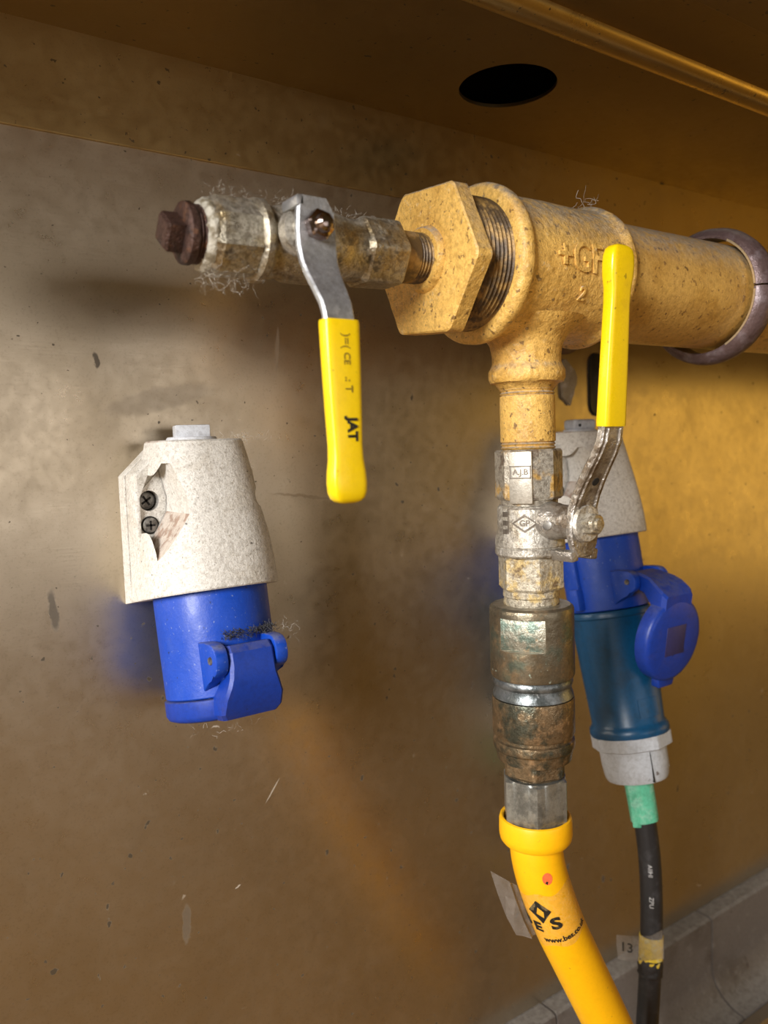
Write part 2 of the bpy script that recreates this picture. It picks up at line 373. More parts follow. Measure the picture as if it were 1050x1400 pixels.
# ------------------------------------------------------------------ the setting
stains = [(-198, -86, 2.6, 12, -3, (0.05, 0.04, 0.03), 0.75), (-142, -262, 3.0, 12, 4, (0.08, 0.05, 0.03), 0.6), (-171, 32, 1.6, 4.5, -8, (0.04, 0.03, 0.02), 0.85),
          (-90, -206, 0.5, 9, 38, (0.66, 0.62, 0.55), 0.7), (-112, -252, 2.2, 0.6, -20, (0.7, 0.66, 0.58), 0.8), (-75, 40, 1.4, 14, 6, (0.20, 0.12, 0.06), 0.5),
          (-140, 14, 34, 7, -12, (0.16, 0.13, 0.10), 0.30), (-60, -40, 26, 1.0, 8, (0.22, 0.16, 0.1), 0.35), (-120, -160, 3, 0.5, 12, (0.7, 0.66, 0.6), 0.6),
          (60, -175, 1.0, 3.0, 20, (0.05, 0.03, 0.02), 0.8), (150, -330, 2.2, 4.0, 30, (0.04, 0.03, 0.02), 0.8), (190, -352, 2.0, 3.5, -20, (0.05, 0.03, 0.02), 0.8)]
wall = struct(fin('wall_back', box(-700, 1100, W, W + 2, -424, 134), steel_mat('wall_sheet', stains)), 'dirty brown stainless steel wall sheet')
rivet = rev([(0, 1.6), (0.6, 1.5), (1.0, 0.8)], 16)
band = struct(fin('trim_1', box(-700, 1100, W - 1.6, W + 2, 133.2, 181.5, 0.5), steel_mat('band_sheet', (), (0.50, 0.37, 0.17)), smooth=12), 'upright steel flange where the shelf meets the wall')  # warm reflection tinted into the flange's golden base colour
shelf_mat = steel_mat('shelf_sheet', [], (0.34, 0.245, 0.11), 0.34)  # steel base tinted golden brown: reflected warm light put into the colour
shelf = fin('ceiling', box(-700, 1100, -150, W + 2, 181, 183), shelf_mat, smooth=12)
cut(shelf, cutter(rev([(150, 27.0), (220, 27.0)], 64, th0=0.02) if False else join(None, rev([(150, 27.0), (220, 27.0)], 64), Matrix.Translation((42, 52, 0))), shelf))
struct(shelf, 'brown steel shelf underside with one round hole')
tag_lip = None
bead = []
for k in range(15):
    a = PI * k / 14
    bead.append((-13 + 8.5 * math.cos(a), 181 - 6.0 * math.sin(a)))
struct(fin('trim_2', prism(bead, 'x', -700, 1100), steel_mat('bead_sheet', (), (0.62, 0.46, 0.20), 0.30)), 'rounded swage along the shelf underside')  # golden reflection put into the swage's base colour, lighter than the shelf
struct(fin('trim_3', box(-700, 1100, -150, -58, 179.6, 181, 0.4), steel_mat('lap_sheet', (), (0.30, 0.215, 0.10), 0.36), smooth=12), 'overlapping sheet at the front of the shelf')  # same reflected warm tint in the base colour, slightly darker than the shelf
void = fin('shelf_cavity', box(-60, 140, -30, 112, 183, 260), 'void')  # closed black box added above the hole to keep light out of it
bmv = bmesh.new(); bmv.from_mesh(void.data)
void.parent = shelf; void.location = (0, 0, 0)
for f in [f for f in bmv.faces if f.normal.z < -0.5]: bmv.faces.remove(f)
bmv.to_mesh(void.data); bmv.free()

tile_mat = surf('quarry_tile', (0.13, 0.112, 0.10), 0.6, 0, [((0.075, 0.06, 0.05), 22, 0.45, 0.7, 0.8), ((0.24, 0.22, 0.20), 90, 0.55, 0.75, 0.5), ((0.05, 0.035, 0.03), 160, 0.66, 0.72, 0.8, 3)], (150, 0.3, 0.5), ((0.24, 0.225, 0.20), 0.5, 0.95, 0.7))
grout_mat = surf('grout', (0.05, 0.045, 0.04), 0.9)
skirt = struct(fin('baseboard_back', box(-700, 1100, 104, W + 2, -500, -428), grout_mat), 'grey coved tile skirting along the wall')
prof = [(W + 1, -424.5), (103.0, -424.5), (100.7, -426), (100.0, -428.5), (100.0, -468)]
for k in range(1, 9):
    a = PI / 2 * k / 8
    prof.append((100.0 - 28 * (1 - math.cos(a)), -468 - 28 * math.sin(a)))
prof += [(68, -500), (W + 1, -500)]
tile_me = None
x = 308 - 190 * 5
for k in range(10):
    t = fin('tile', prism(prof, 'x', 0.9, 189.1, 0.0), tile_mat, None, (0, 0, 0), 30)
    if tile_me is None: tile_me = t.data
    else:
        old = t.data; t.data = tile_me; bpy.data.meshes.remove(old)
    t.parent = skirt; t.location = (x * S, random.uniform(-0.4, 0.4) * S, random.uniform(-0.3, 0.3) * S)
    x += 190
floor_mat = surf('floor_vinyl', (0.27, 0.145, 0.025), 0.5, 0, [((0.18, 0.095, 0.02), 12, 0.45, 0.7, 0.7)], (60, 0.1, 0.4))
struct(fin('floor', box(-1600, 2600, -2600, W + 2, -520, -501), floor_mat), 'worn brown floor')
struct(fin('trim_4', box(-700, 1100, 57, 67.5, -500.9, -494.5, 0.8), steel_mat('floor_strip', (), (0.55, 0.50, 0.42), 0.3), smooth=12), 'metal strip at the foot of the skirting')

# ------------------------------------------------------------------ the main gas pipe with its tee
PZ = 66.0
gp = thing('gas_pipe', (0, 0, PZ), 'thick ochre painted gas pipe and tee running along the wall', 'pipe')
XF = axis_frame((0, 0, PZ), (1, 0, 0), (0, 0, 1))      # local z = world x, local x = up
pipe = fin('pipe', rev([(36, 28.5), (36.5, 30.1), (200, 30.1), (420, 30.1), (720, 30.1)], 72), 'ochre_pipe', gp, mtx=XF)
rows = [(-35, 29.6), (-35, 33.5), (-34, 35.0), (-32.5, 35.9), (-30.0, 35.9), (-28.6, 35.2), (-28.0, 33.6), (-27.4, 32.3), (-25, 32.2), (-15, 32.6), (0, 32.8), (15, 32.6), (31, 32.5), (34, 32.8), (35.5, 33.6), (37, 34.8), (39.5, 35.0), (41, 34.2), (41.8, 30.5)]
tb = rev(rows, 96)
tee = fin('tee', rough_up(tb, 0.35, 0.12), 'ochre', gp, mtx=XF, smooth=50)
br = rev([(8, 12.0), (12.6, 15.5), (13, 17.6), (15, 18.6), (18.5, 18.6), (20.5, 17.4), (22.5, 16.6), (26, 16.6), (31, 17.6), (36, 20.5), (40, 26), (43, 28)], 64)
sub('branch_socket', rough_up(br, 0.3, 0.15), 'ochre', tee, smooth=50)
def on_tee(phi0, x0, R, wob=0.0):
    def f(u, v, w):
        a = phi0 + v / R
        return (x0 + u, -(R + w) * math.cos(a), PZ + (R + w) * math.sin(a))
    return f
PH = math.radians(0)
sub('raised_lettering', text_bm('+GF+', 18.5, 1.1, on_tee(PH, 7.5, 32.7), 0.15, 0.92), 'ochre', tee, smooth=60)
sub('raised_numeral', text_bm('2', 9.0, 0.9, on_tee(math.radians(-27), 7, 32.6), 0.15), 'ochre', tee, smooth=60)
# reducing bush: big hexagon, its thread going into the tee
hexf = ngon(6, math.radians(5 + 90))
HX = axis_frame((0, 0, 64.8), (1, 0, 0), (0, 1, 0))     # local x = world y, local y = up
h6 = ngon(6, math.radians(5))
bush = fin('reducing_bush', rough_up(rev([(-61.5, 12.0), (-61.5, h6(30.2, 33.8)), (-60.8, h6(30.9, 35.0)), (-53.4, h6(30.9, 35.2)), (-52.6, h6(30.0, 33.6)), (-52.4, 27)], 144), 0.15, 0.2), 'ochre', gp, mtx=HX, smooth=25)
th = [(-53, 27)]
x = -52.4
while x < -34:
    th += [(x, 28.6), (x + 0.9, 29.7), (x + 1.8, 28.6)]; x += 2.31
th.append((-33, 27))
sub('bush_thread', rev(th, 72), 'thread', bush, mtx=axis_frame((0, 0, 65.6), (1, 0, 0), (0, 0, 1)))
sub('bush_collar', rough_up(rev([(-64.5, 11.0), (-64.5, 13.0), (-63.6, 13.8), (-61.2, 14.6)], 48), 0.2, 0.3), 'ochre', bush, mtx=axis_frame((0, 0, 65.4), (1, 0, 0), (0, 0, 1)))
def nipple_rows(a, b, r, p=1.8, n0=4, n1=4):
    out = [(a, r - 1.2)]
    for k in range(n0): out += [(a + k * p + 0.1, r - 0.9), (a + k * p + p * 0.5, r), (a + k * p + p * 0.95, r - 0.9)]
    out += [(a + n0 * p + 0.3, r), (b - n1 * p - 0.3, r)]
    for k in range(n1 - 1, -1, -1): out += [(b - k * p - p * 0.95, r - 0.9), (b - k * p - p * 0.5, r), (b - k * p - 0.1, r - 0.9)]
    out.append((b, r - 1.2)); return out
fin('branch_nipple', rev(nipple_rows(-19.5, 14, 13.4, 1.8, 2, 4), 64), 'ochre', gp)
VL = axis_frame((-62, 0, 65.6), (-1, 0, -0.020), (0, 0, 1))      # left valve: local z runs to the left, local x up, local y = towards the wall... 
fin('valve_nipple', rev(nipple_rows(0, 25, 10.9, 1.7, 5, 3), 56), 'thread', gp, mtx=VL)
# pipe clip round the pipe, on a stem to the wall
pc = thing('pipe_clip', (152, W, 66), 'dark purplish brown split ring clip holding the gas pipe', 'pipe clip')
def half_ring(a0, a1, n=30):
    rings = []
    for i in range(n + 1):
        a = a0 + (a1 - a0) * i / n; ca, sa = math.cos(a), math.sin(a); sec = []
        for (dx, r) in ((-8.4, 32.8), (-8.8, 34.2), (-7.6, 36.6), (-4.6, 38.6), (0, 39.4), (4.6, 38.6), (7.6, 36.6), (8.8, 34.2), (8.4, 32.8)):
            sec.append((152 + dx, -r * ca, 65.6 + r * sa))
        rings.append(sec)
    return loft(rings)
up_half = fin('clip_half', half_ring(math.radians(2.0), math.radians(178)), 'clip', pc)
lo_half = fin('clip_half', half_ring(math.radians(0.4), math.radians(-178)), 'clip', pc)
def edge_ring(a0, a1, n=24):
    rings = []
    for i in range(n + 1):
        a = a0 + (a1 - a0) * i / n; ca, sa = math.cos(a), math.sin(a)
        rings.append([(152 + dx, -r * ca, 65.6 + r * sa) for dx, r in ((-8.75, 32.7), (-9.0, 33.9), (-8.0, 33.9), (-8.0, 32.7))])
    return loft(rings)
sub('worn_edge', edge_ring(math.radians(3), math.radians(60)), 'bare_edge', up_half)
sub('worn_edge', edge_ring(math.radians(-2), math.radians(-62)), 'bare_edge', lo_half)
fin('stem', rev([(37, 5), (112, 5)], 24), 'clip', pc, mtx=axis_frame((152, 0, 65.6), (0, 1, 0), (0, 0, 1)))
fin('wall_flange', rev([(0, 20), (3, 20), (4.5, 18), (5, 8)], 40), 'clip', pc, mtx=axis_frame((152, W, 65.6), (0, -1, 0), (0, 0, 1)))
fin('clip_screw', rev([(0, 3.6), (3.2, 3.6), (4.2, 2.6)], 20), 'clip', pc, mtx=axis_frame((152, -38, 72), (0, -1, 0.1), (0, 0, 1)))

# ------------------------------------------------------------------ levers
def strap(path, widths, xs, t):
    """a bent flat bar: path (y, z), width along x and centre x for each point"""
    P = [Vector((0, *p)) for p in path]; rings = []
    for i, p in enumerate(P):
        d = (P[min(i + 1, len(P) - 1)] - P[max(i - 1, 0)]).normalized(); n = Vector((0, d.z, -d.y))
        w = widths[i] / 2; x = xs[i]; b = 0.7
        sec = [(-w, -t / 2 + b), (-w + b, -t / 2), (w - b, -t / 2), (w, -t / 2 + b), (w, t / 2 - b), (w - b, t / 2), (-w + b, t / 2), (-w, t / 2 - b)]
        rings.append([Vector((x + u, 0, 0)) + p + n * v for u, v in sec])
    return loft(rings)
def grip_loft(path, widths, thicks, xs):
    P = [Vector((0, *p)) for p in path]; rings = []
    for i, p in enumerate(P):
        d = (P[min(i + 1, len(P) - 1)] - P[max(i - 1, 0)]).normalized(); n = Vector((0, d.z, -d.y)); ring = []
        for k in range(28):
            a = 2 * PI * k / 28; c, s = math.cos(a), math.sin(a)
            u = math.copysign(abs(c) ** 0.35, c) * widths[i] / 2; v = math.copysign(abs(s) ** 0.45, s) * thicks[i] / 2
            ring.append(Vector((xs[i] + u, 0, 0)) + p + n * v)
        rings.append(ring)
    return loft(rings)
def grip_shape(y0, z0, y1, z1, x0, x1, w0, w1, tk):
    """straight sleeve with a swollen round end; from the mouth (0) to the end (1)"""
    L = 1.0; path = []; ws = []; ts = []; xs = []
    for s, w, k in ((0, w0, 1), (0.02, w0 * 1.02, 1.05), (0.25, w0 * 0.99, 1), (0.5, w0 * 0.93, 0.98), (0.68, w0 * 0.87, 0.98), (0.76, w0 * 0.89, 1.02), (0.83, w1 * 0.97, 1.1), (0.89, w1, 1.14), (0.94, w1 * 0.97, 1.1), (0.972, w1 * 0.86, 0.98), (0.990, w1 * 0.66, 0.78), (1.0, w1 * 0.36, 0.45)):
        path.append((y0 + (y1 - y0) * s, z0 + (z1 - z0) * s)); ws.append(w); ts.append(tk * k); xs.append(x0 + (x1 - x0) * s)
    return grip_loft(path, ws, ts, xs)
def front_text(x, y, z, down, tilt=0.0):
    """letters on a face that looks to -y; down=True: the line of writing runs downwards"""
    def f(u, v, w):
        if down: return (x + v, y - w + tilt * u, z - u)
        return (x + u, y - w, z + v)
    return f

# ------------------------------------------------------------------ left ball valve (closed end of the run)
v1 = thing('ball_valve', (-130, 0, 64), 'nickel plated ball valve on the left end, yellow lever hanging down', 'valve')
o8 = ngon(8, PI / 8); h6b = ngon(6, PI / 6)
VX = lambda x: -62 - x                     # world x -> local z of VL
fin('valve_body', rev([(17, 10.6), (17, h6b(12.4, 13.8)), (18, h6b(13.2, 14.6)), (35, h6b(13.2, 14.6)), (36, h6b(12.4, 13.6)), (37, 12.6), (42, 12.6), (46, 13.6), (50, 14.4), (58, 14.8), (70, 14.6), (75, 13.6), (78, 13.4), (79.5, 14.4), (80.5, 15.6), (83, 15.6), (84, 14.6), (84.5, 13.4)], 96), 'nickel', v1, mtx=VL, smooth=25)
fin('end_connector', rev([(84, 13.0), (84, o8(13.2, 14.4)), (85, o8(13.6, 14.9)), (99.5, o8(13.6, 14.9)), (102.5, o8(12.4, 13.4)), (103, 11)], 96), 'nickel', v1, mtx=VL, smooth=18)
fin('sealing_tape', rough_up(rev([(101.0, 12.2), (101.8, 13.1), (103, 12.9), (103.8, 12.4), (104.6, 11.6), (105, 10.0)], 64), 0.8, 0.6), 'ptfe', v1, mtx=VL, smooth=60)
X1 = -133.5
fin('stem', rev([(12, 7.0), (17, 7.0), (17.5, 9.2), (22.5, 9.2), (23, 6.0), (27, 6.0), (31, 4.2)], 40), 'nickel_cast', v1, mtx=axis_frame((X1, 0, 64), (0, -1, 0), (0, 0, 1)))
lp = [(-28.6, 73.8), (-28.6, 69), (-28.6, 62), (-28.8, 56), (-30, 50.5), (-33.0, 45), (-37.2, 39), (-40.2, 34.5), (-41.6, 30), (-42.0, 24), (-42.0, 10)]
lw = [11.0, 15.5, 16.5, 16.2, 15.5, 14.6, 13.6, 12.8, 12.4, 12.2, 12]
lx = [X1 - 0.8, X1, X1, X1, X1, X1, X1, X1, X1, X1, X1]
lev = fin('lever', strap(lp, lw, lx, 2.8), 'zinc', v1, smooth=30)
sub('stop_tab', prism([(X1 - 8.2, 73.6), (X1 - 8.2, 69.8), (X1 - 5.0, 70.4), (X1 - 5.0, 74.2)], 'y', -30, -19, 0.5), 'zinc', lev)
sub('lever_hole', rev([(0, 1.3), (0.25, 1.3)], 20), 'void', lev, mtx=axis_frame((X1 + 0.5, -32.45, 47), (0, -1, 0.55), (1, 0, 0)))
gr = sub('grip', grip_shape(-42.0, 28.5, -43.5, -35.5, X1, X1, 14.2, 14.4, 6.4), 'grip', lev, smooth=45)
gr['label'] = 'bright yellow plastic sleeve'
gr_o = lev
def on_part(name, bm, mat, part): return sub(name, bm, mat, part, smooth=60)
gy = lambda z: -42.0 - 1.5 * (28.5 - z) / 64 - 3.25
on_part('printed_mark', text_bm('JAT', 5.4, 0.12, front_text(X1 + 1.2, gy(-9), -9.5, True), 0.22), 'ink', lev)
on_part('printed_mark', text_bm('CE', 3.6, 0.12, front_text(X1 + 0.4, gy(15), 15.0, True), 0.03), 'faded_ink', lev)
on_part('printed_mark', text_bm(')=(', 4.4, 0.12, front_text(X1 + 0.4, gy(21), 21.0, True), 0.03), 'faded_ink', lev)
on_part('printed_mark', text_bm('.: T', 4.2, 0.12, front_text(X1 + 0.6, gy(6), 6.0, True), 0.03), 'faded_ink', lev)
n6 = ngon(6, 0.3)
fin('lever_nut', rev([(29.6, 5.2), (29.6, n6(4.9, 5.5)), (33.0, n6(4.9, 5.5)), (34.0, n6(4.4, 4.7)), (34.4, 3.6), (36, 3.2), (37.2, 2.2), (37.6, 0.8)], 60), 'nut', v1, mtx=axis_frame((X1, 0, 63.6), (0, -1, 0), (0, 0, 1)), smooth=25)
# square headed plug in its open end
pl = thing('pipe_plug', (-168, 0, 63.5), 'rusty brown square headed plug screwed into the left valve', 'plug')
pr = [(100.5, 8)]
for k in range(4): pr += [(101 + k * 1.6, 9.6), (101.8 + k * 1.6, 10.6), (102.5 + k * 1.6, 9.6)]
fin('plug_thread', rev(pr + [(107.9, 9.5)], 48), 'rust', pl, mtx=VL)
fin('plug_collar', rough_up(rev([(107, 9), (107.4, 10.6), (108.4, 11.2), (110.5, 11.0), (111.4, 9.6), (111.6, 7)], 48), 0.25, 0.4), 'rust', pl, mtx=VL)
s4 = ngon(4, 0.12)
fin('square_head', rev([(110.5, s4(5.4, 7.5)), (117, s4(5.3, 7.4)), (118.2, s4(4.6, 6.2)), (118.4, 2)], 64), 'rust', pl, mtx=VL, smooth=25)

# ------------------------------------------------------------------ vertical ball valve under the tee
v2 = thing('ball_valve', (0, 0, -98), 'nickel plated ball valve below the tee, yellow lever pointing up', 'valve')
oc = ngon(8, 0.0); hx = ngon(6, 0.0)
fin('upper_connector', rev([(-19.6, 13.5), (-19.4, oc(14.4, 15.4)), (-20.4, oc(15.2, 16.4)), (-42.5, oc(15.2, 16.4)), (-43.6, oc(14.6, 15.5)), (-44, 14), (-46.6, 13.9), (-47, 13)], 96), 'painted_nickel', v2, smooth=18)
body2 = fin('valve_body', rev([(-46.2, 12.5), (-46.6, 14.8), (-47.6, 15.6), (-50, 15.9), (-59, 15.9), (-61.5, 16.4), (-62.8, 16.9), (-66.3, 17.2), (-66.8, 16.8), (-67.4, 17.3), (-70.4, 17.2), (-71.4, 16.4), (-71.8, 14)], 96), 'nickel_cast', v2, smooth=32)
fin('lower_connector', rev([(-71.6, 13.5), (-71.8, hx(13.6, 15.2)), (-73, hx(14.4, 16.4)), (-87.2, hx(14.4, 16.4)), (-88.4, hx(13.6, 15.0)), (-88.6, 13)], 96), 'limed', v2, smooth=18)
fin('thread_end', rough_up(rev([(-88, 12.5), (-88.6, 13.6), (-91.5, 13.9), (-92.2, 13.3), (-95, 13.8), (-96, 13.2), (-99.5, 13.0)], 64), 0.4, 0.3), 'limed', v2)
def cyl_z(az, R, z0):                       # letters round an upright cylinder, readable from outside
    def f(u, v, w):
        a = az + u / R
        return ((R + w) * math.cos(a), (R + w) * math.sin(a), z0 + v)
    return f
AZ = math.radians(211)
def frame_lines(pts, R, az, z0, wd=0.5, d=0.6):
    bm = bmesh.new()
    fn = cyl_z(az, R, z0)
    n = len(pts); out = []
    ctr = Vector((sum(p[0] for p in pts) / n, sum(p[1] for p in pts) / n))
    for p in pts:
        q = Vector(p) - ctr; inn = ctr + q * (1 - 2 * wd / q.length)
        out.append((Vector(p), inn))
    for i in range(n):
        (a, ai), (b, bi) = out[i], out[(i + 1) % n]
        for k in range(3):
            t0, t1 = k / 3, (k + 1) / 3
            q = [a.lerp(b, t0), a.lerp(b, t1), ai.lerp(bi, t1), ai.lerp(bi, t0)]
            lo = [bm.verts.new(fn(p[0], p[1], -0.4)) for p in q]; hi = [bm.verts.new(fn(p[0], p[1], d)) for p in q]
            bm.faces.new(hi)
            for j in range(4): bm.faces.new((lo[j], lo[(j + 1) % 4], hi[(j + 1) % 4], hi[j]))
    return bm
pad = sub('cast_pad', None or box(-5.6, 5.6, -1.2, 0, -33, -8, 0.5), 'pad', body2, mtx=axis_frame((0, 0, -12.2), (0, 0, 1), (math.cos(AZ + PI / 2), math.sin(AZ + PI / 2), 0)) @ Matrix.Translation((0, -15.1, 0)))
pad['label'] = 'pale cast pad with raised maker marks'
def pad_pt(u, v, w, z0):
    c, s = math.cos(AZ), math.sin(AZ); R = 16.25 + w
    return (R * c - u * s, R * s + u * c, z0 + v)
sub('raised_lettering', text_bm('A.J.B', 3.9, 0.5, lambda u, v, w: pad_pt(u, v, w, -30), 0.05), 'mark', body2, smooth=60)
def flat_frame(pts, z0, wd=0.5):
    bm = bmesh.new(); n = len(pts)
    for i in range(n):
        a, b = Vector(pts[i]), Vector(pts[(i + 1) % n]); d = (b - a).normalized(); m = Vector((-d.y, d.x)) * wd / 2
        q = [a - m - d * wd / 2, b - m + d * wd / 2, b + m + d * wd / 2, a + m - d * wd / 2]
        lo = [bm.verts.new(pad_pt(p.x, p.y, -0.3, z0)) for p in q]; hi = [bm.verts.new(pad_pt(p.x, p.y, 0.6, z0)) for p in q]
        bm.faces.new(hi)
        for j in range(4): bm.faces.new((lo[j], lo[(j + 1) % 4], hi[(j + 1) % 4], hi[j]))
    return bm
sub('raised_border', flat_frame([(-4.9, -2.8), (4.9, -2.8), (4.9, 2.8), (-4.9, 2.8)], -30), 'mark', body2)
AZ2 = math.radians(216)
sub('raised_border', frame_lines([(-6.2, 0), (0, -4.4), (6.2, 0), (0, 4.4)], 15.95, AZ2, -54.5), 'mark', body2)
sub('raised_lettering', text_bm('GP', 4.0, 0.35, cyl_z(AZ2, 15.95, -54.5), 0.1), 'mark', body2, smooth=60)
for k in range(3):
    sub('raised_lettering', text_bm('IIII', 3.2, 0.35, cyl_z(math.radians(178), 15.95, -50.5 - 4.2 * k), 0.1), 'mark', body2, smooth=60)
sub('raised_border', frame_lines([(-8.8, -6.8), (8.8, -6.8), (8.8, 6.8), (-8.8, 6.8)], 15.75, AZ2, -54.2, 0.4, 0.3), 'mark', body2)
ZS = -54.0
F2 = axis_frame((0, 0, ZS), (0, -1, 0), (0, 0, 1))
fin('stem', rev([(13, 9.5), (18, 9.0), (20, 8.4), (26, 8.0), (31, 7.6), (32, 5.0)], 48), 'cast_lever', v2, mtx=F2)
sub('stem_screw', rev([(0, 2.3), (0.9, 2.3), (1.1, 1.8)], 20), 'screw', v2.children[-1], mtx=axis_frame((-8.2, -20, ZS - 1), (-0.96, -0.28, 0), (0, 0, 1)))
lp = [(-33.5, -69), (-33.6, -64), (-33.6, -58), (-33.6, -52), (-34.2, -46.5), (-36.2, -41), (-39.5, -34.5), (-43.6, -27.5), (-47.2, -21.5), (-49.6, -16.5), (-50.6, -11), (-51.2, -4), (-52, 8)]
lw = [11, 16.5, 19.5, 19.0, 17.5, 16.8, 16.2, 15.6, 15.0, 14.4, 13.8, 12.8, 12]
lev2 = fin('lever', rough_up(strap(lp, lw, [0.0] * len(lp), 3.6), 0.2, 0.4), 'cast_lever', v2, smooth=30)
for sx in (-1, 1):
    q = [(0.5 * p[0] * 0 + p[0] - 1.9, p[1]) for p in lp[4:11]]
    sub('lever_rib', strap(q, [1.6] * len(q), [sx * (w / 2 - 3.0) for w in lw[4:11]], 1.4), 'cast_lever', lev2)
sub('lever_hole', rev([(0, 2.0), (0.3, 2.0)], 20), 'void', lev2, mtx=axis_frame((0.5, -41.3, -34.8), (0, -0.86, -0.5), (1, 0, 0)))
for sx in (-1, 1):
    sub('stop_tab', prism([(sx * 4.5, -66.0), (sx * 9.5, -66.5), (sx * 8.5, -71.5), (sx * 4.0, -71.0)], 'y', -35, -22, 0.8), 'cast_lever', lev2)
gr2 = sub('grip', grip_shape(-50.7, -10.2, -56.2, 66.5, 0, 0, 14.0, 15.0, 6.6), 'grip', lev2, smooth=45)
gr2['label'] = 'bright yellow plastic sleeve'
fin('lever_washer', rev([(34.6, 8.6), (35.6, 8.9), (37.2, 8.2), (37.4, 5)], 36), 'nickel_cast', v2, mtx=F2)
fin('lever_nut', rev([(37, n6(4.6, 5.2)), (41.6, n6(4.6, 5.2)), (42.8, n6(4.0, 4.3)), (43, 2.8), (44.2, 2.6), (44.4, 1)], 60), 'nickel', v2, mtx=F2, smooth=25)

# ------------------------------------------------------------------ quick release coupling
qc = thing('hose_coupling', (0, 0, -184), 'tarnished bronze quick release coupling between valve and yellow hose', 'coupling')
def flats(r, d, azs):
    def g(th):
        R = r
        for a in azs:
            c = math.cos(th - a)
            if c > 0.3: R = min(R, d / c)
        return R
    return g
FA = math.radians(211)
fl = flats(20.9, 17.6, [FA, FA + PI])
fin('coupling_socket', rev([(-96.0, 13.2), (-96.0, 19.2), (-97.0, 20.5), (-98.2, 20.9), (-100.6, 20.9), (-100.7, fl), (-116.4, fl), (-116.5, 20.9), (-130.6, 20.9), (-131.8, 20.4), (-132, 18.6)], 144), 'bronze', qc, smooth=25)
fbm = box(-11.0, 11.0, -0.25, 0.3, -7.7, 7.7, 0.12)
ff = fin('spanner_flat', fbm, 'bronze_flat', qc, mtx=axis_frame((17.5 * math.cos(FA), 17.5 * math.sin(FA), -108.5), (0, 0, 1), (math.cos(FA + PI / 2), math.sin(FA + PI / 2), 0)))
ff['label'] = 'worn brighter spanner flat'
fin('oxide_ring', rev([(-131.5, 18.4), (-132.6, 19.4), (-134.4, 19.9), (-136, 19.5), (-136.6, 18.9), (-138.6, 19.0), (-140.2, 19.8), (-142, 20.1), (-142.4, 18)], 72), 'lead_ring', qc)
fin('release_sleeve', rev([(-142.2, 18), (-142.6, 20.2), (-144, 20.5), (-160.4, 20.5), (-161.6, 20.0), (-162, 19.3), (-163.4, 19.3), (-164, 20.2), (-166.6, 20.5), (-168.2, 20.2), (-169.2, 19.4), (-174.4, 18.5), (-175, 17)], 72), 'brass_dark', qc, smooth=28)
qh = ngon(6, math.radians(225))
fin('coupling_hexagon', rev([(-174, 14), (-174.4, qh(14.6, 16.4)), (-181.4, qh(14.6, 16.4)), (-182.6, qh(13.8, 15.0)), (-183, 12.6), (-185, 12.6)], 96), 'brass_dark', qc, smooth=18)

# ------------------------------------------------------------------ yellow gas hose
gh = thing('gas_hose', (0, 0, -216), 'bright yellow gas hose bending right below the bronze coupling', 'hose')
fh = ngon(6, math.radians(230))
ferr = fin('hose_ferrule', rev([(-183.4, 12), (-183.6, 15.2), (-184.6, fh(15.0, 17.1)), (-205.4, fh(15.0, 17.1)), (-207.2, fh(14.8, 15.6)), (-207.8, 15.2), (-212, 15.2), (-213, 14.6), (-216, 14)], 96), 'steel_hex', gh, smooth=20)
ferr['label'] = 'dull grey steel hexagon ferrule'
fin('hose_collar', rev([(-209, 16.0), (-205.2, 16.2), (-204.8, 17.0), (-205.2, 17.9), (-207, 18.4), (-214, 18.5), (-216.6, 18.0), (-218.2, 16.8), (-218.8, 13)], 72), 'hose', gh)
HP = catmull([(0, 0, -214), (0.3, 0, -224), (3.2, 0, -237), (9.0, 0, -253), (17.5, 0.5, -272), (28, 1, -292), (41, 2, -316), (56, 3, -344), (74, 4, -378), (94, 5, -414), (116, 6, -452)], 8)
HR = 13.35
fin('hose_tube', tube(HP, HR, 40), 'hose', gh)
cum = [0.0]
for a, b in zip(HP, HP[1:]): cum.append(cum[-1] + (b - a).length)
def on_hose(s, ang, R):
    """s mm along the hose; ang turns round it from the side that faces the camera's side of the room, positive to the right"""
    i = max(k for k in range(len(cum) - 1) if cum[k] <= max(s, 0))
    f = (s - cum[i]) / (cum[i + 1] - cum[i]); p = HP[i].lerp(HP[i + 1], f)
    t = (HP[min(i + 1, len(HP) - 1)] - HP[max(i - 1, 0)]).normalized()
    front = Vector((-0.68, -0.73, 0)); front = (front - t * front.dot(t)).normalized(); rt = front.cross(t)
    if rt.x < 0: rt = -rt
    return p + (front * math.cos(ang) + rt * math.sin(ang)) * R
wr = []
for i in range(13):
    s = 26 + 33 * i / 12
    wr.append([on_hose(s + 1.2 * math.sin(5 * a), a, HR + 0.28 + 0.12 * math.sin(9 * a + s)) for a in [-2.0 + 4.0 * k / 30 for k in range(31)]])
wb = loft(wr, False, False)
bmesh.ops.solidify(wb, geom=wb.faces[:], thickness=0.12)
sticker = fin('clear_sticker', wb, 'wrap', gh)
sticker['label'] = 'clear grubby printed sticker wrapped round the hose'
def hose_text(s0, a0, R=HR + 0.45):
    return lambda u, v, w: on_hose(s0 - v, a0 + u / R, R + w)
sub('printed_lettering', text_bm('www.bes.co.uk', 4.6, 0.06, hose_text(54.0, 0.30), 0.09, 0.92), 'ink', sticker, smooth=60)
sub('printed_lettering', text_bm('S', 9.6, 0.06, hose_text(43.5, 0.05), 0.35, 1.3), 'ink', sticker, smooth=60)
sub('printed_lettering', text_bm('E', 8.0, 0.06, hose_text(46.0, -0.72), 0.3, 1.2), 'ink', sticker, smooth=60)
sub('printed_lettering', text_bm('B', 8.0, 0.06, hose_text(45.0, -1.25), 0.3, 1.2), 'ink', sticker, smooth=60)
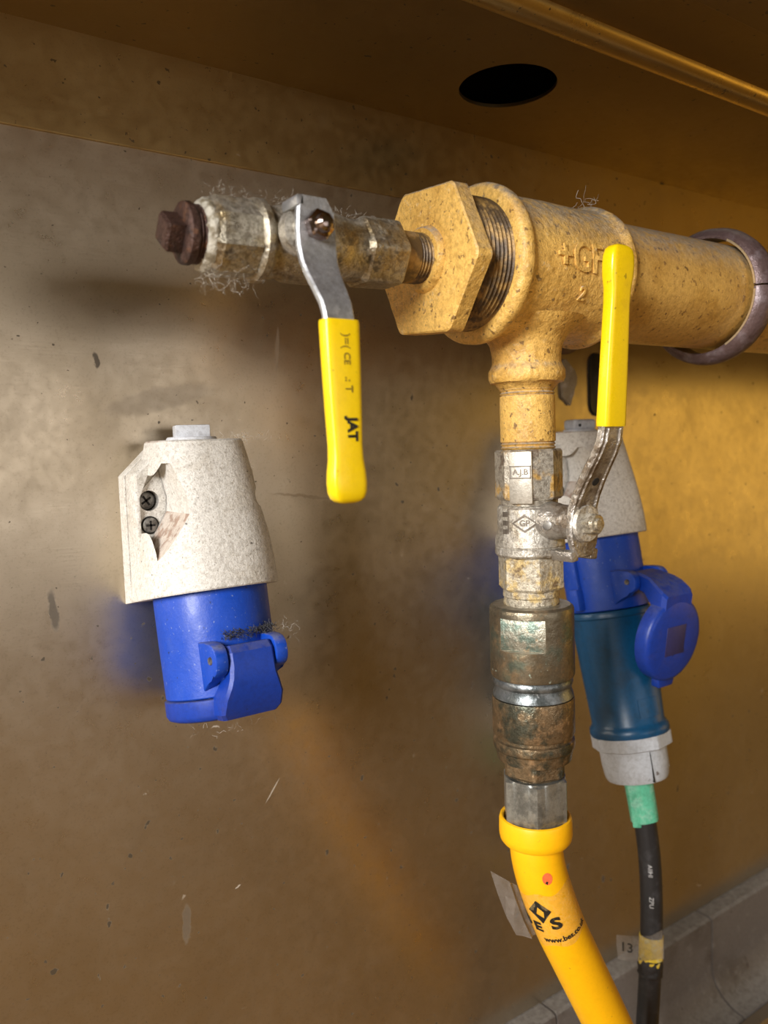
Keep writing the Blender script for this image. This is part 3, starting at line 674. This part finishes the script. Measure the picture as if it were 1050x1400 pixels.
def poly_on_hose(pts, s0, a0, d=0.45):
    bm = bmesh.new(); f = hose_text(s0, a0, HR + d)
    vs = []
    top = [bm.verts.new(f(u, v, 0.05)) for u, v in pts]; bm.faces.new(top); return bm
# diamond emblem with a pale flame shaped opening: outer ring of the diamond
dm = bmesh.new(); ff_ = hose_text(35.5, -0.42)
outer = [(0, 7.0), (6.2, 0), (0, -7.0), (-6.2, 0)]; inner = [(-0.2, 3.4), (2.4, 0.2), (1.6, -3.6), (-2.0, -1.0)]
for i in range(4):
    q = [outer[i], outer[(i + 1) % 4], inner[(i + 1) % 4], inner[i]]
    dm.faces.new([dm.verts.new(ff_(u, v, 0.05)) for u, v in q])
bmesh.ops.remove_doubles(dm, verts=dm.verts, dist=0.01)
sub('printed_emblem', dm, 'ink', sticker)
sub('red_mark', poly_on_hose([(2.6 * math.cos(a), 3.2 * math.sin(a)) for a in [2 * PI * k / 14 for k in range(14)]], 17.5, 0.25, 0.12), 'red', fin('hose_mark', poly_on_hose([(0.7, 0.4), (0, 1.0), (-0.8, 0.2), (0, -0.9)], 19.5, 0.2, 0.2), 'ink', gh))
# loose flap of the sticker sticking out to the left
A = [on_hose(27, -1.45, HR + 0.4), on_hose(35, -1.35, HR + 0.4), on_hose(46, -1.30, HR + 0.4), on_hose(57, -1.25, HR + 0.4)]
lf = Vector((-0.80, 0.55, 0.1))
flap = []
for i, (p, ln, dz) in enumerate(zip(A, (14, 13, 12, 10.5), (7.0, 3.0, 0.0, -1.0))):
    flap.append([p + lf * (ln * t) + Vector((0, (-4.5 if t == 0.5 else -1.6 * math.sin(PI * t)), dz * t)) for t in (0, 0.25, 0.5, 0.75, 1.0)])
fb = loft(flap, False, False); bmesh.ops.solidify(fb, geom=fb.faces[:], thickness=0.12)
fin('sticker_flap', fb, 'film', gh)

# ------------------------------------------------------------------ blue and white wall sockets
LEAN = 0.2
def tube_frame(x0):
    z = Vector((0, LEAN, 1)).normalized()
    return axis_frame((x0, 97, -4), -z, (1, 0, 0))       # local z = down along the outlet (t), local x = right, local y = towards the room... sign below
def make_socket(x0, label, opened, round_cap):
    o = (x0, W, -89)
    th_ = thing('wall_socket', o, label, 'socket', 'blue and white wall sockets')
    hw = 31.0
    outline = [(x0 - hw, -89.5), (x0 + hw, -89.5), (x0 + hw, -26), (x0 + hw - 17, -9.5), (x0 - hw + 17, -9.5), (x0 - hw, -26)]
    def shear(bm, k=1.0):
        for v in bm.verts:
            f = max(0.0, min(1.0, (-9.5 - v.co.z) / 80.0)); v.co.z += f * k * LEAN * (W - v.co.y)
        return bm
    fin('back_plate', shear(prism(outline, 'y', W, W - 9.0, 0.35)), 'white', th_, smooth=15)
    ins = [(x0 + (x - x0) * 0.985, z) for x, z in outline]
    YR = W - 24.0
    wing = fin('housing_rim', shear(prism(ins, 'y', W - 9.35, YR, 1.0)), 'white', th_, smooth=15)
    # bulging cover
    rings = []
    #          z     half width  axis y   front reach
    prof_ = [(-9.4, 18.0, 88, 15.5), (-9.4, 20.4, 88, 17.5), (-10.2, 21.2, 87.8, 18.6), (-18, 22.8, 87.2, 20.6), (-28, 24.6, 86.4, 22.6), (-38, 26.2, 85.6, 24.4), (-48, 27.8, 84.8, 26.2), (-57, 29.0, 84, 27.6), (-66, 30.2, 83.3, 28.8), (-76, 31.2, 82.6, 30.0), (-88.6, 32.0, 82, 31.2), (-89.4, 31.7, 82, 30.8)]
    for z, w, yc, fr in prof_:
        k = max(0.0, min(1.0, (-9.5 - z) / 80.0)); ring = []
        pts = [(w, W - 12.5)] + [(w * math.copysign(abs(math.cos(a)) ** 0.80, math.cos(a)), yc - fr * math.sin(a) ** 0.9) for a in [PI * j / 28 for j in range(29)]] + [(-w, W - 12.5)]
        for px, py in pts: ring.append((x0 + px, py, z + k * LEAN * (W - py)))
        rings.append(ring)
    cover = fin('housing_cover', loft(rings), 'white', th_, smooth=35)
    for sx in (-1, 1):
        ii = 0.0 if sx < 0 else 6.0
        pk = [(x0 + sx * 28.8, -64), (x0 + sx * 28.8, -36), (x0 + sx * 22.0, -20), (x0 + sx * (19.5 + ii * 0.3), -20), (x0 + sx * (15.5 + ii), -36), (x0 + sx * (16.0 + ii), -43)]
        for part_ in (wing, cover):
            cut(part_, cutter(prism(pk, 'y', YR + (2.6 if part_ is wing else 3.4), YR - 70.0), part_))
            cut(part_, cutter(join(None, rev([(0, 4.9), (40, 4.9)], 28), axis_frame((x0 + sx * 23.6, YR + 8.0, -37.6), (0, -1, 0), (1, 0, 0))), part_))
    for part_ in (wing, cover):
        part_.data.materials.clear(); part_.data.materials.append(M['white']); part_.data.materials.append(M['chipped'])
        if part_ is cover:
            for f in part_.data.polygons:
                if f.normal.x < -0.45 and f.normal.z > 0.30 and abs(f.normal.y) < 0.1: f.material_index = 1
    fl_ = fin('screw_recess', prism([(x0 - 28.4, -62), (x0 + 28.4, -62), (x0 + 28.4, -34), (x0 + 12, -17), (x0 - 12, -17), (x0 - 28.4, -34)], 'y', YR + 2.0, YR + 9.4), 'white', th_)
    for sx in (-1, 1):
        cut(fl_, cutter(join(None, rev([(0, 4.9), (40, 4.9)], 28), axis_frame((x0 + sx * 23.6, YR + 8.0, -37.6), (0, -1, 0), (1, 0, 0))), fl_))
    fl_.data.materials.clear(); fl_.data.materials.append(M['white'])
    for sx in (-1, 1):
        for zz, dep, R in ((-37.6, YR + 6.6, 4.3), (-49.2, YR + 1.9, 3.6)):
            ms = axis_frame((x0 + sx * 23.9, dep, zz), (0, -1, 0), (1, 0, 0))
            if R < 4: sub('screw_rim', rev([(-0.2, R + 0.7), (0.35, R + 0.7), (0.4, R)], 28), 'void', fl_, mtx=ms)
            sc = fin('screw', rev([(0, R), (0.8, R), (1.3, R * 0.8)], 28), 'screw', th_, mtx=ms)
            cr = box(-R * 0.62, R * 0.62, -0.5, 0.5, 1.2, 1.42); cr = box(-0.5, 0.5, -R * 0.62, R * 0.62, 1.2, 1.42, 0, cr)
            sub('cross_slot', cr, 'void', sc, mtx=ms @ Matrix.Rotation(0.5 + zz, 4, 'Z'))
    tf = tube_frame(x0)
    sg = -1.0 if (tf.to_3x3() @ Vector((0, 1, 0))).y > 0 else 1.0      # local y * sg points into the room
    if round_cap:
        cp = fin('blanking_plug', rev([(-2.5, 11.5), (0.4, 11.5), (1.4, 11.0), (1.8, 8)], 40), 'cap', th_, mtx=axis_frame((x0, 95, -9.4), (0, 0, 1), (1, 0, 0)))
        sub('plug_knob', box(-8.5, 8.5, -8, 8, 1.2, 8.2, 2.0, None, 3), 'cap', cp, mtx=axis_frame((x0, 95, -9.4), (0, 0, 1), (1, -0.4, 0)))
        sub('plug_hole', rev([(0, 1.1), (0.3, 1.1)], 14), 'void', cp, mtx=axis_frame((x0 - 6.6, 89.3, -5.2), (-0.4, -1, 0), (0, 0, 1)))
    else:
        cp = fin('blanking_plug', rev([(-2.5, 12.2), (0.8, 12.2), (1.6, 11.6), (1.8, 8)], 40), 'cap', th_, mtx=axis_frame((x0, 95, -9.4), (0, 0, 1), (1, 0, 0)))
        sub('plug_knob', box(-8.3, 8.3, -6, 6, 1.2, 7.4, 0.6), 'cap', cp, mtx=axis_frame((x0, 95, -9.4), (0, 0, 1), (1, -0.25, 0)))
    # outlet tube
    end = 128.0
    rows = [(70, 26.4), (72, 27.2), (100, 27.0), (end - 0.6, 26.6), (end, 26.0), (end, 22.5), (96, 22.0)]
    tb_ = fin('outlet_tube', rev(rows, 80), 'blue', th_, mtx=tf, smooth=40)
    # hinge lugs in front of the tube. (d, t): d out from the axis, t down
    HD, HT = 33.0, 111.0
    def lug(xa, xb):
        pts = [(20, 102.5), (28, 103.2), (33, 103.8), (36.0, 104.8), (38.0, 106.6), (39.0, 109), (39.2, 112), (38.4, 115), (36.8, 117.0), (34.4, 118.2), (31, 118.8), (27, 121), (20, 125)]
        bm = prism([(d * sg, t) for d, t in pts], 'x', xa, xb, 0.9); return bm
    for xa, xb in ((-17.5, -11.5), (11.5, 17.5)):
        sub('hinge_lug', lug(xa, xb), 'blue', tb_, mtx=tf, smooth=40)
    sub('hinge_pin', rev([(-18.2, 1.6), (-17.4, 1.9), (17.4, 1.9), (18.2, 1.6)], 20), 'screw', tb_, mtx=tf @ axis_frame((0, HD * sg, HT), (1, 0, 0), (0, 0, 1)))
    # lid, built closed in a frame at the hinge: (x, e, f) e = towards the axis, f = down along it
    lid_m = tf @ Matrix.Translation((0, HD * sg, HT))
    ang = 0.0
    if opened: ang = math.radians(71.0)
    def L(bm):
        c, s = math.cos(ang), math.sin(ang)
        for v in bm.verts:
            e, f = v.co.y, v.co.z
            e2, f2 = e * c - f * s, e * s + f * c          # swings the lid out and down, away from the wall
            v.co.y, v.co.z = -e2 * sg, f2
        return bm
    cupb = rev([(17.6, 22), (17.4, 26.6), (17.8, 27.4), (24.5, 27.4), (26.4, 26.4), (27.4, 24.0), (27.4, 10)], 64)
    bmesh.ops.transform(cupb, matrix=Matrix.Translation((0, HD, 0)), verts=cupb.verts)
    lid = fin('lid', L(cupb), 'blue_lid', th_, mtx=lid_m, smooth=40)
    r0 = []
    for f, e0, e1, wd in ((-5.2, -3.2, 3.0, 10.6), (-2, -5.6, 4.5, 10.8), (4, -6.0, 4.5, 10.9), (9, -5.4, 5.0, 11.4), (13, -4.8, 8, 12.6), (18.5, -2.6, 12, 14.6), (24.5, 1.0, 14, 14.8), (27.2, 3.6, 15, 13.0)):
        r0.append([(-wd, e0 + 1.4, f), (-wd + 1.4, e0, f), (wd - 1.4, e0, f), (wd, e0 + 1.4, f), (wd, e1, f), (-wd, e1, f)])
    sub('lid_arm', L(loft(r0)), 'blue_lid', lid, mtx=lid_m, smooth=25)
    sub('lid_square', L(box(-9.5, 9.5, HD - 9.5, HD + 9.5, 27.2, 27.75, 0.2)), 'blue_square', lid, mtx=lid_m)
    sub('lid_tab', L(prism([(-9, HD + 22), (9, HD + 22), (7, HD + 32), (-7, HD + 32)], 'z', 18.5, 24.5, 0.8)), 'blue_lid', lid, mtx=lid_m)
    if opened:
        sub('locking_rib', box(-30.2, -25, -3, 3, 86, 126, 0.6), 'blue', tb_, mtx=tf)
        sub('locking_rib', box(-32.6, -25, -3.5, 3.5, 112, 126, 0.8), 'blue', tb_, mtx=tf)
    return th_, tf, sg
XL, XR = -135.0, 146.0
sk1, tf1, sg1 = make_socket(XL, 'blue and white wall socket with its lid shut, left of the pipes', False, False)
sk2, tf2, sg2 = make_socket(XR, 'blue and white wall socket with its lid open, behind the vertical valve', True, True)

# ------------------------------------------------------------------ blue plug and its cable
o = tf2 @ Vector((0, 0, 128))
pg = thing('power_plug', tuple(o), 'petrol blue plug with black cable pushed up into the right socket', 'plug')
pbod = fin('plug_body', rev([(110, 21.5), (128.4, 21.8), (128.6, 26.6), (129.5, 27.2), (132.5, 27.2), (133.5, 26.2), (150, 25.8), (180, 24.6), (203, 23.6), (205, 24.6), (206.5, 25.8), (209.5, 26.0), (211.5, 25.2), (212.4, 22)], 72), 'teal', pg, mtx=tf2, smooth=40)
lbl = []
for (a0, a1, t0, t1) in ((0.42, 1.0, 188, 200),):
    rr = []
    for i in range(2):
        t = (t0, t1)[i]
        rr.append([(24.55 * math.cos(a) * 1.0, 24.55 * math.sin(a), t) for a in []])
pe = bmesh.new()
azp = math.atan2(sg2 * 0.93, -0.20)
for k in range(8):
    a0 = azp + (-0.32 + 0.08 * k) ; a1 = a0 + 0.08
    q = [(a0, 187), (a1, 187), (a1, 199), (a0, 199)]
    lo = [pe.verts.new((23.5 * math.cos(a), 23.5 * math.sin(a), t)) for a, t in q]; hi = [pe.verts.new((24.75 * math.cos(a), 24.75 * math.sin(a), t)) for a, t in q]
    pe.faces.new(hi)
    for j in range(4): pe.faces.new((lo[j], lo[(j + 1) % 4], hi[(j + 1) % 4], hi[j]))
sub('raised_panel', pe, 'teal', pbod, mtx=tf2)
g8 = ngon(8, 0.2)
gn = fin('gland_nut', rev([(211, 22), (211.4, g8(24.6, 26.2)), (219.6, g8(24.4, 26.0)), (220.4, g8(23.0, 24.2)), (220.6, 21)], 96), 'grey_plastic', pg, mtx=tf2, smooth=18)
cl = fin('cable_clamp', rev([(219.8, 20), (220.4, 21.9), (231, 21.6), (239, 20.6), (241.4, 19.4), (242, 16), (242, 10)], 64), 'grey_plastic', pg, mtx=tf2)
sub('clamp_seam', box(-0.25, 0.25, -22.05, -18, 221, 240.5) if sg2 < 0 else box(-0.25, 0.25, 18, 22.05, 221, 240.5), 'void', cl, mtx=tf2 @ Matrix.Rotation(-0.38 * sg2 * -1, 4, 'Z'))
sub('clamp_edge', box(20.6, 22.6, -1.2, 1.2, 220.5, 238, 0.4), 'cap', cl, mtx=tf2 @ Matrix.Rotation(0.55 * sg2, 4, 'Z'))
p0 = tf2 @ Vector((0, 0, 238)); p1 = tf2 @ Vector((0, 0, 254)); p2 = tf2 @ Vector((0, 0, 268))
CP = catmull([p0, p1, p2, Vector((146.8, 41.5, -292)), Vector((146.6, 40.0, -318)), Vector((145.0, 39.0, -345)), Vector((141.5, 38, -375)), Vector((137.0, 37, -405)), Vector((133, 36, -440)), Vector((128, 35, -490))], 8)
cable = fin('cable', tube(CP, 7.2, 32), 'black', pg)
cable['label'] = 'black rubber cable'
slp = catmull([p0, p1, p2, p2 + (p2 - p1) * 0.12], 5)
slv = fin('cable_sleeve', rough_up(tube(slp, lambda t: 9.6 - 0.9 * t, 32), 0.35, 0.25), 'green', pg)
slv['label'] = 'pale green plastic sleeve'
e1 = p1 + Vector((-9.2, 2.5, 16)); 
sub('sleeve_fold', loft([[p + Vector((-9.0 + u, -1.0 + v, 0)) for u, v in ((-2.4, 1), (-2.0, -0.4), (0.8, -2.8), (2.0, -2.4), (1.4, 0.6))] for p in (p0 + Vector((0, 0, -3)), p1 + Vector((0, 0, 2)), p2 + Vector((-0.4, 0, -3)))]), 'green', slv)
def cable_at(z):
    i = min(range(len(CP)), key=lambda k: abs(CP[k].z - z)); return CP[i]
cf = Vector((-0.80, -0.60, 0)); crt = Vector((0.60, -0.80, 0))
ctext = lambda zc: (lambda u, v, w: cable_at(zc - u) * 1.0 + Vector((0, 0, (zc - u) - cable_at(zc - u).z)) + (cf * math.cos(v / 7.3) + crt * math.sin(v / 7.3)) * (7.32 + w))
sub('printed_lettering', text_bm('AIIHI', 4.0, 0.04, ctext(-299), 0.0), 'white_ink', cable, smooth=60)
sub('printed_lettering', text_bm('ZPU', 4.0, 0.04, ctext(-320), 0.0), 'white_ink', cable, smooth=60)
tz = [q for q in CP if -367 <= q.z <= -343]
tp = fin('marker_tape', rough_up(tube([cable_at(-345), cable_at(-350), cable_at(-356), cable_at(-361), cable_at(-365)] if False else catmull([cable_at(-346), cable_at(-355), cable_at(-365)], 5), 7.75, 32), 0.25, 0.4), 'yellow_tape', pg)
c0 = cable_at(-352)
tg = loft([[c0 + crt * u + cf * d + Vector((0, 0, v)) for u, v, d in ((-22, 7 + 6 * 0, 5.0), (-12, 9, 7.2), (0, 12, 8.6), (7, 17, 8.2))],
           [c0 + crt * u + cf * d + Vector((0, 0, v)) for u, v, d in ((-22, -1, 4.6), (-12, 0, 7.0), (0, 2, 8.5), (8, 3, 8.1))],
           [c0 + crt * u + cf * d + Vector((0, 0, v)) for u, v, d in ((-21, -10, 5.0), (-13, -9, 7.0), (0, -5, 8.5), (8, -3, 8.0))]], False, False)
bmesh.ops.solidify(tg, geom=tg.faces[:], thickness=0.12)
tgo = fin('tape_tag', tg, 'film', pg); tgo['label'] = 'clear tape tag with a number'
sub('printed_lettering', text_bm('13', 9.0, 0.05, lambda u, v, w: c0 + crt * (u - 15.5) + cf * (6.9 + w + 0.12 * u) + Vector((0, 0, v + 0.0)), 0.03), 'ink', tgo, smooth=60)
nk = fin('frayed_tape', rough_up(tube(catmull([cable_at(-361), cable_at(-366), cable_at(-370)], 4), 7.9, 24), 0.9, 0.5), 'black', pg)

# ------------------------------------------------------------------ small things on the wall
gm = []
for k in range(40):
    a = 2 * PI * k / 40; c, s = math.cos(a), math.sin(a)
    gm.append((8.0 * math.copysign(abs(c) ** 0.8, c), 11 * s + math.copysign(12, s)))
gz = fin('slot_patch', prism([(187 + p[0], 25 + p[1]) for p in gm], 'y', W, W - 1.6, 0.5), 'black')  # black piece stands in for a dark slot, its shade put into the colour
tag(gz, 'black oval patch standing in for a dark slot in the wall behind the raised yellow lever', 'dark slot')
sl = [(155.0 + 8 * math.cos(a) * (1 + 0.25 * math.sin(3 * a + 1)), 26 + 15 * math.sin(a) * (1 + 0.18 * math.sin(4 * a))) for a in [2 * PI * k / 30 for k in range(30)]]
sm = fin('sealant_smear', rough_up(prism(sl, 'y', W, W - 2.2, 0.7), 0.5, 0.3), 'sealant')
tag(sm, 'pale lumpy sealant smear on the wall just right of the tee branch', 'smear')

# ------------------------------------------------------------------ cobweb and fluff
def fluff(name, centre, spread, n, length, mat, label, rad=0.10, seed=1, flow=(0, 0, 0)):
    rnd = random.Random(seed); bm = bmesh.new(); c = Vector(centre); sp = Vector(spread)
    for k in range(n):
        p = c + Vector((rnd.uniform(-1, 1) * sp.x, rnd.uniform(-1, 1) * sp.y, rnd.uniform(-1, 1) * sp.z))
        d = Vector((rnd.gauss(0, 1), rnd.gauss(0, 1), rnd.gauss(0, 1))).normalized() + Vector(flow)
        pts = [p]
        for i in range(4):
            d = (d + 0.75 * Vector((rnd.gauss(0, 1), rnd.gauss(0, 1), rnd.gauss(0, 1)))).normalized()
            pts.append(pts[-1] + d * length * rnd.uniform(0.5, 1.0) / 4)
        join(bm, tube(catmull(pts, 2), rad * rnd.uniform(0.5, 1.0), 3, False))
    return tag(fin(name, bm, mat), label, 'dust', None, 'stuff')
fluff('cobweb', (-158, -4, 48), (10, 6, 3), 70, 8, 'fluff', 'wispy grey cobweb hanging under the left valve end', 0.045, 1, (0, 0, -0.5))
fluff('cobweb', (-140, -4, 79.5), (24, 6, 1.2), 120, 4, 'fluff', 'grey fluff lying along the top of the left valve', 0.045, 2)
fluff('cobweb', (-100, -2, 78), (16, 6, 1.0), 70, 3.5, 'fluff', 'grey fluff behind the left lever nut on the valve', 0.045, 3)
fluff('cobweb', (40, 0, 103), (4, 5, 2), 14, 12, 'fluff', 'few stiff pale fibres standing on the right rim of the tee', 0.12, 4, (0.3, -0.2, 0.4))
fluff('cobweb', (-112, 82, -9), (14, 8, 1.0), 50, 5, 'fluff', 'grey fluff on top of the left socket', 0.045, 5, (0, 0, 0.2))
fluff('cobweb', (-135, 58, -140), (22, 14, 2), 34, 7, 'fluff', 'pale cobweb under the shut blue lid', 0.04, 6, (0, 0, -0.5))
fluff('dust_clump', (-130, 52, -98), (13, 4, 1.6), 520, 3.2, 'grime', 'dark clump of fluff caught behind the shut lid hinge', 0.16, 7)
fluff('cobweb', (-112, 48, -99), (6, 5, 4), 30, 6, 'fluff', 'pale threads beside the right hinge lug of the shut lid', 0.04, 8)

for ob in bpy.data.objects:
    if '_o' in ob: del ob['_o']
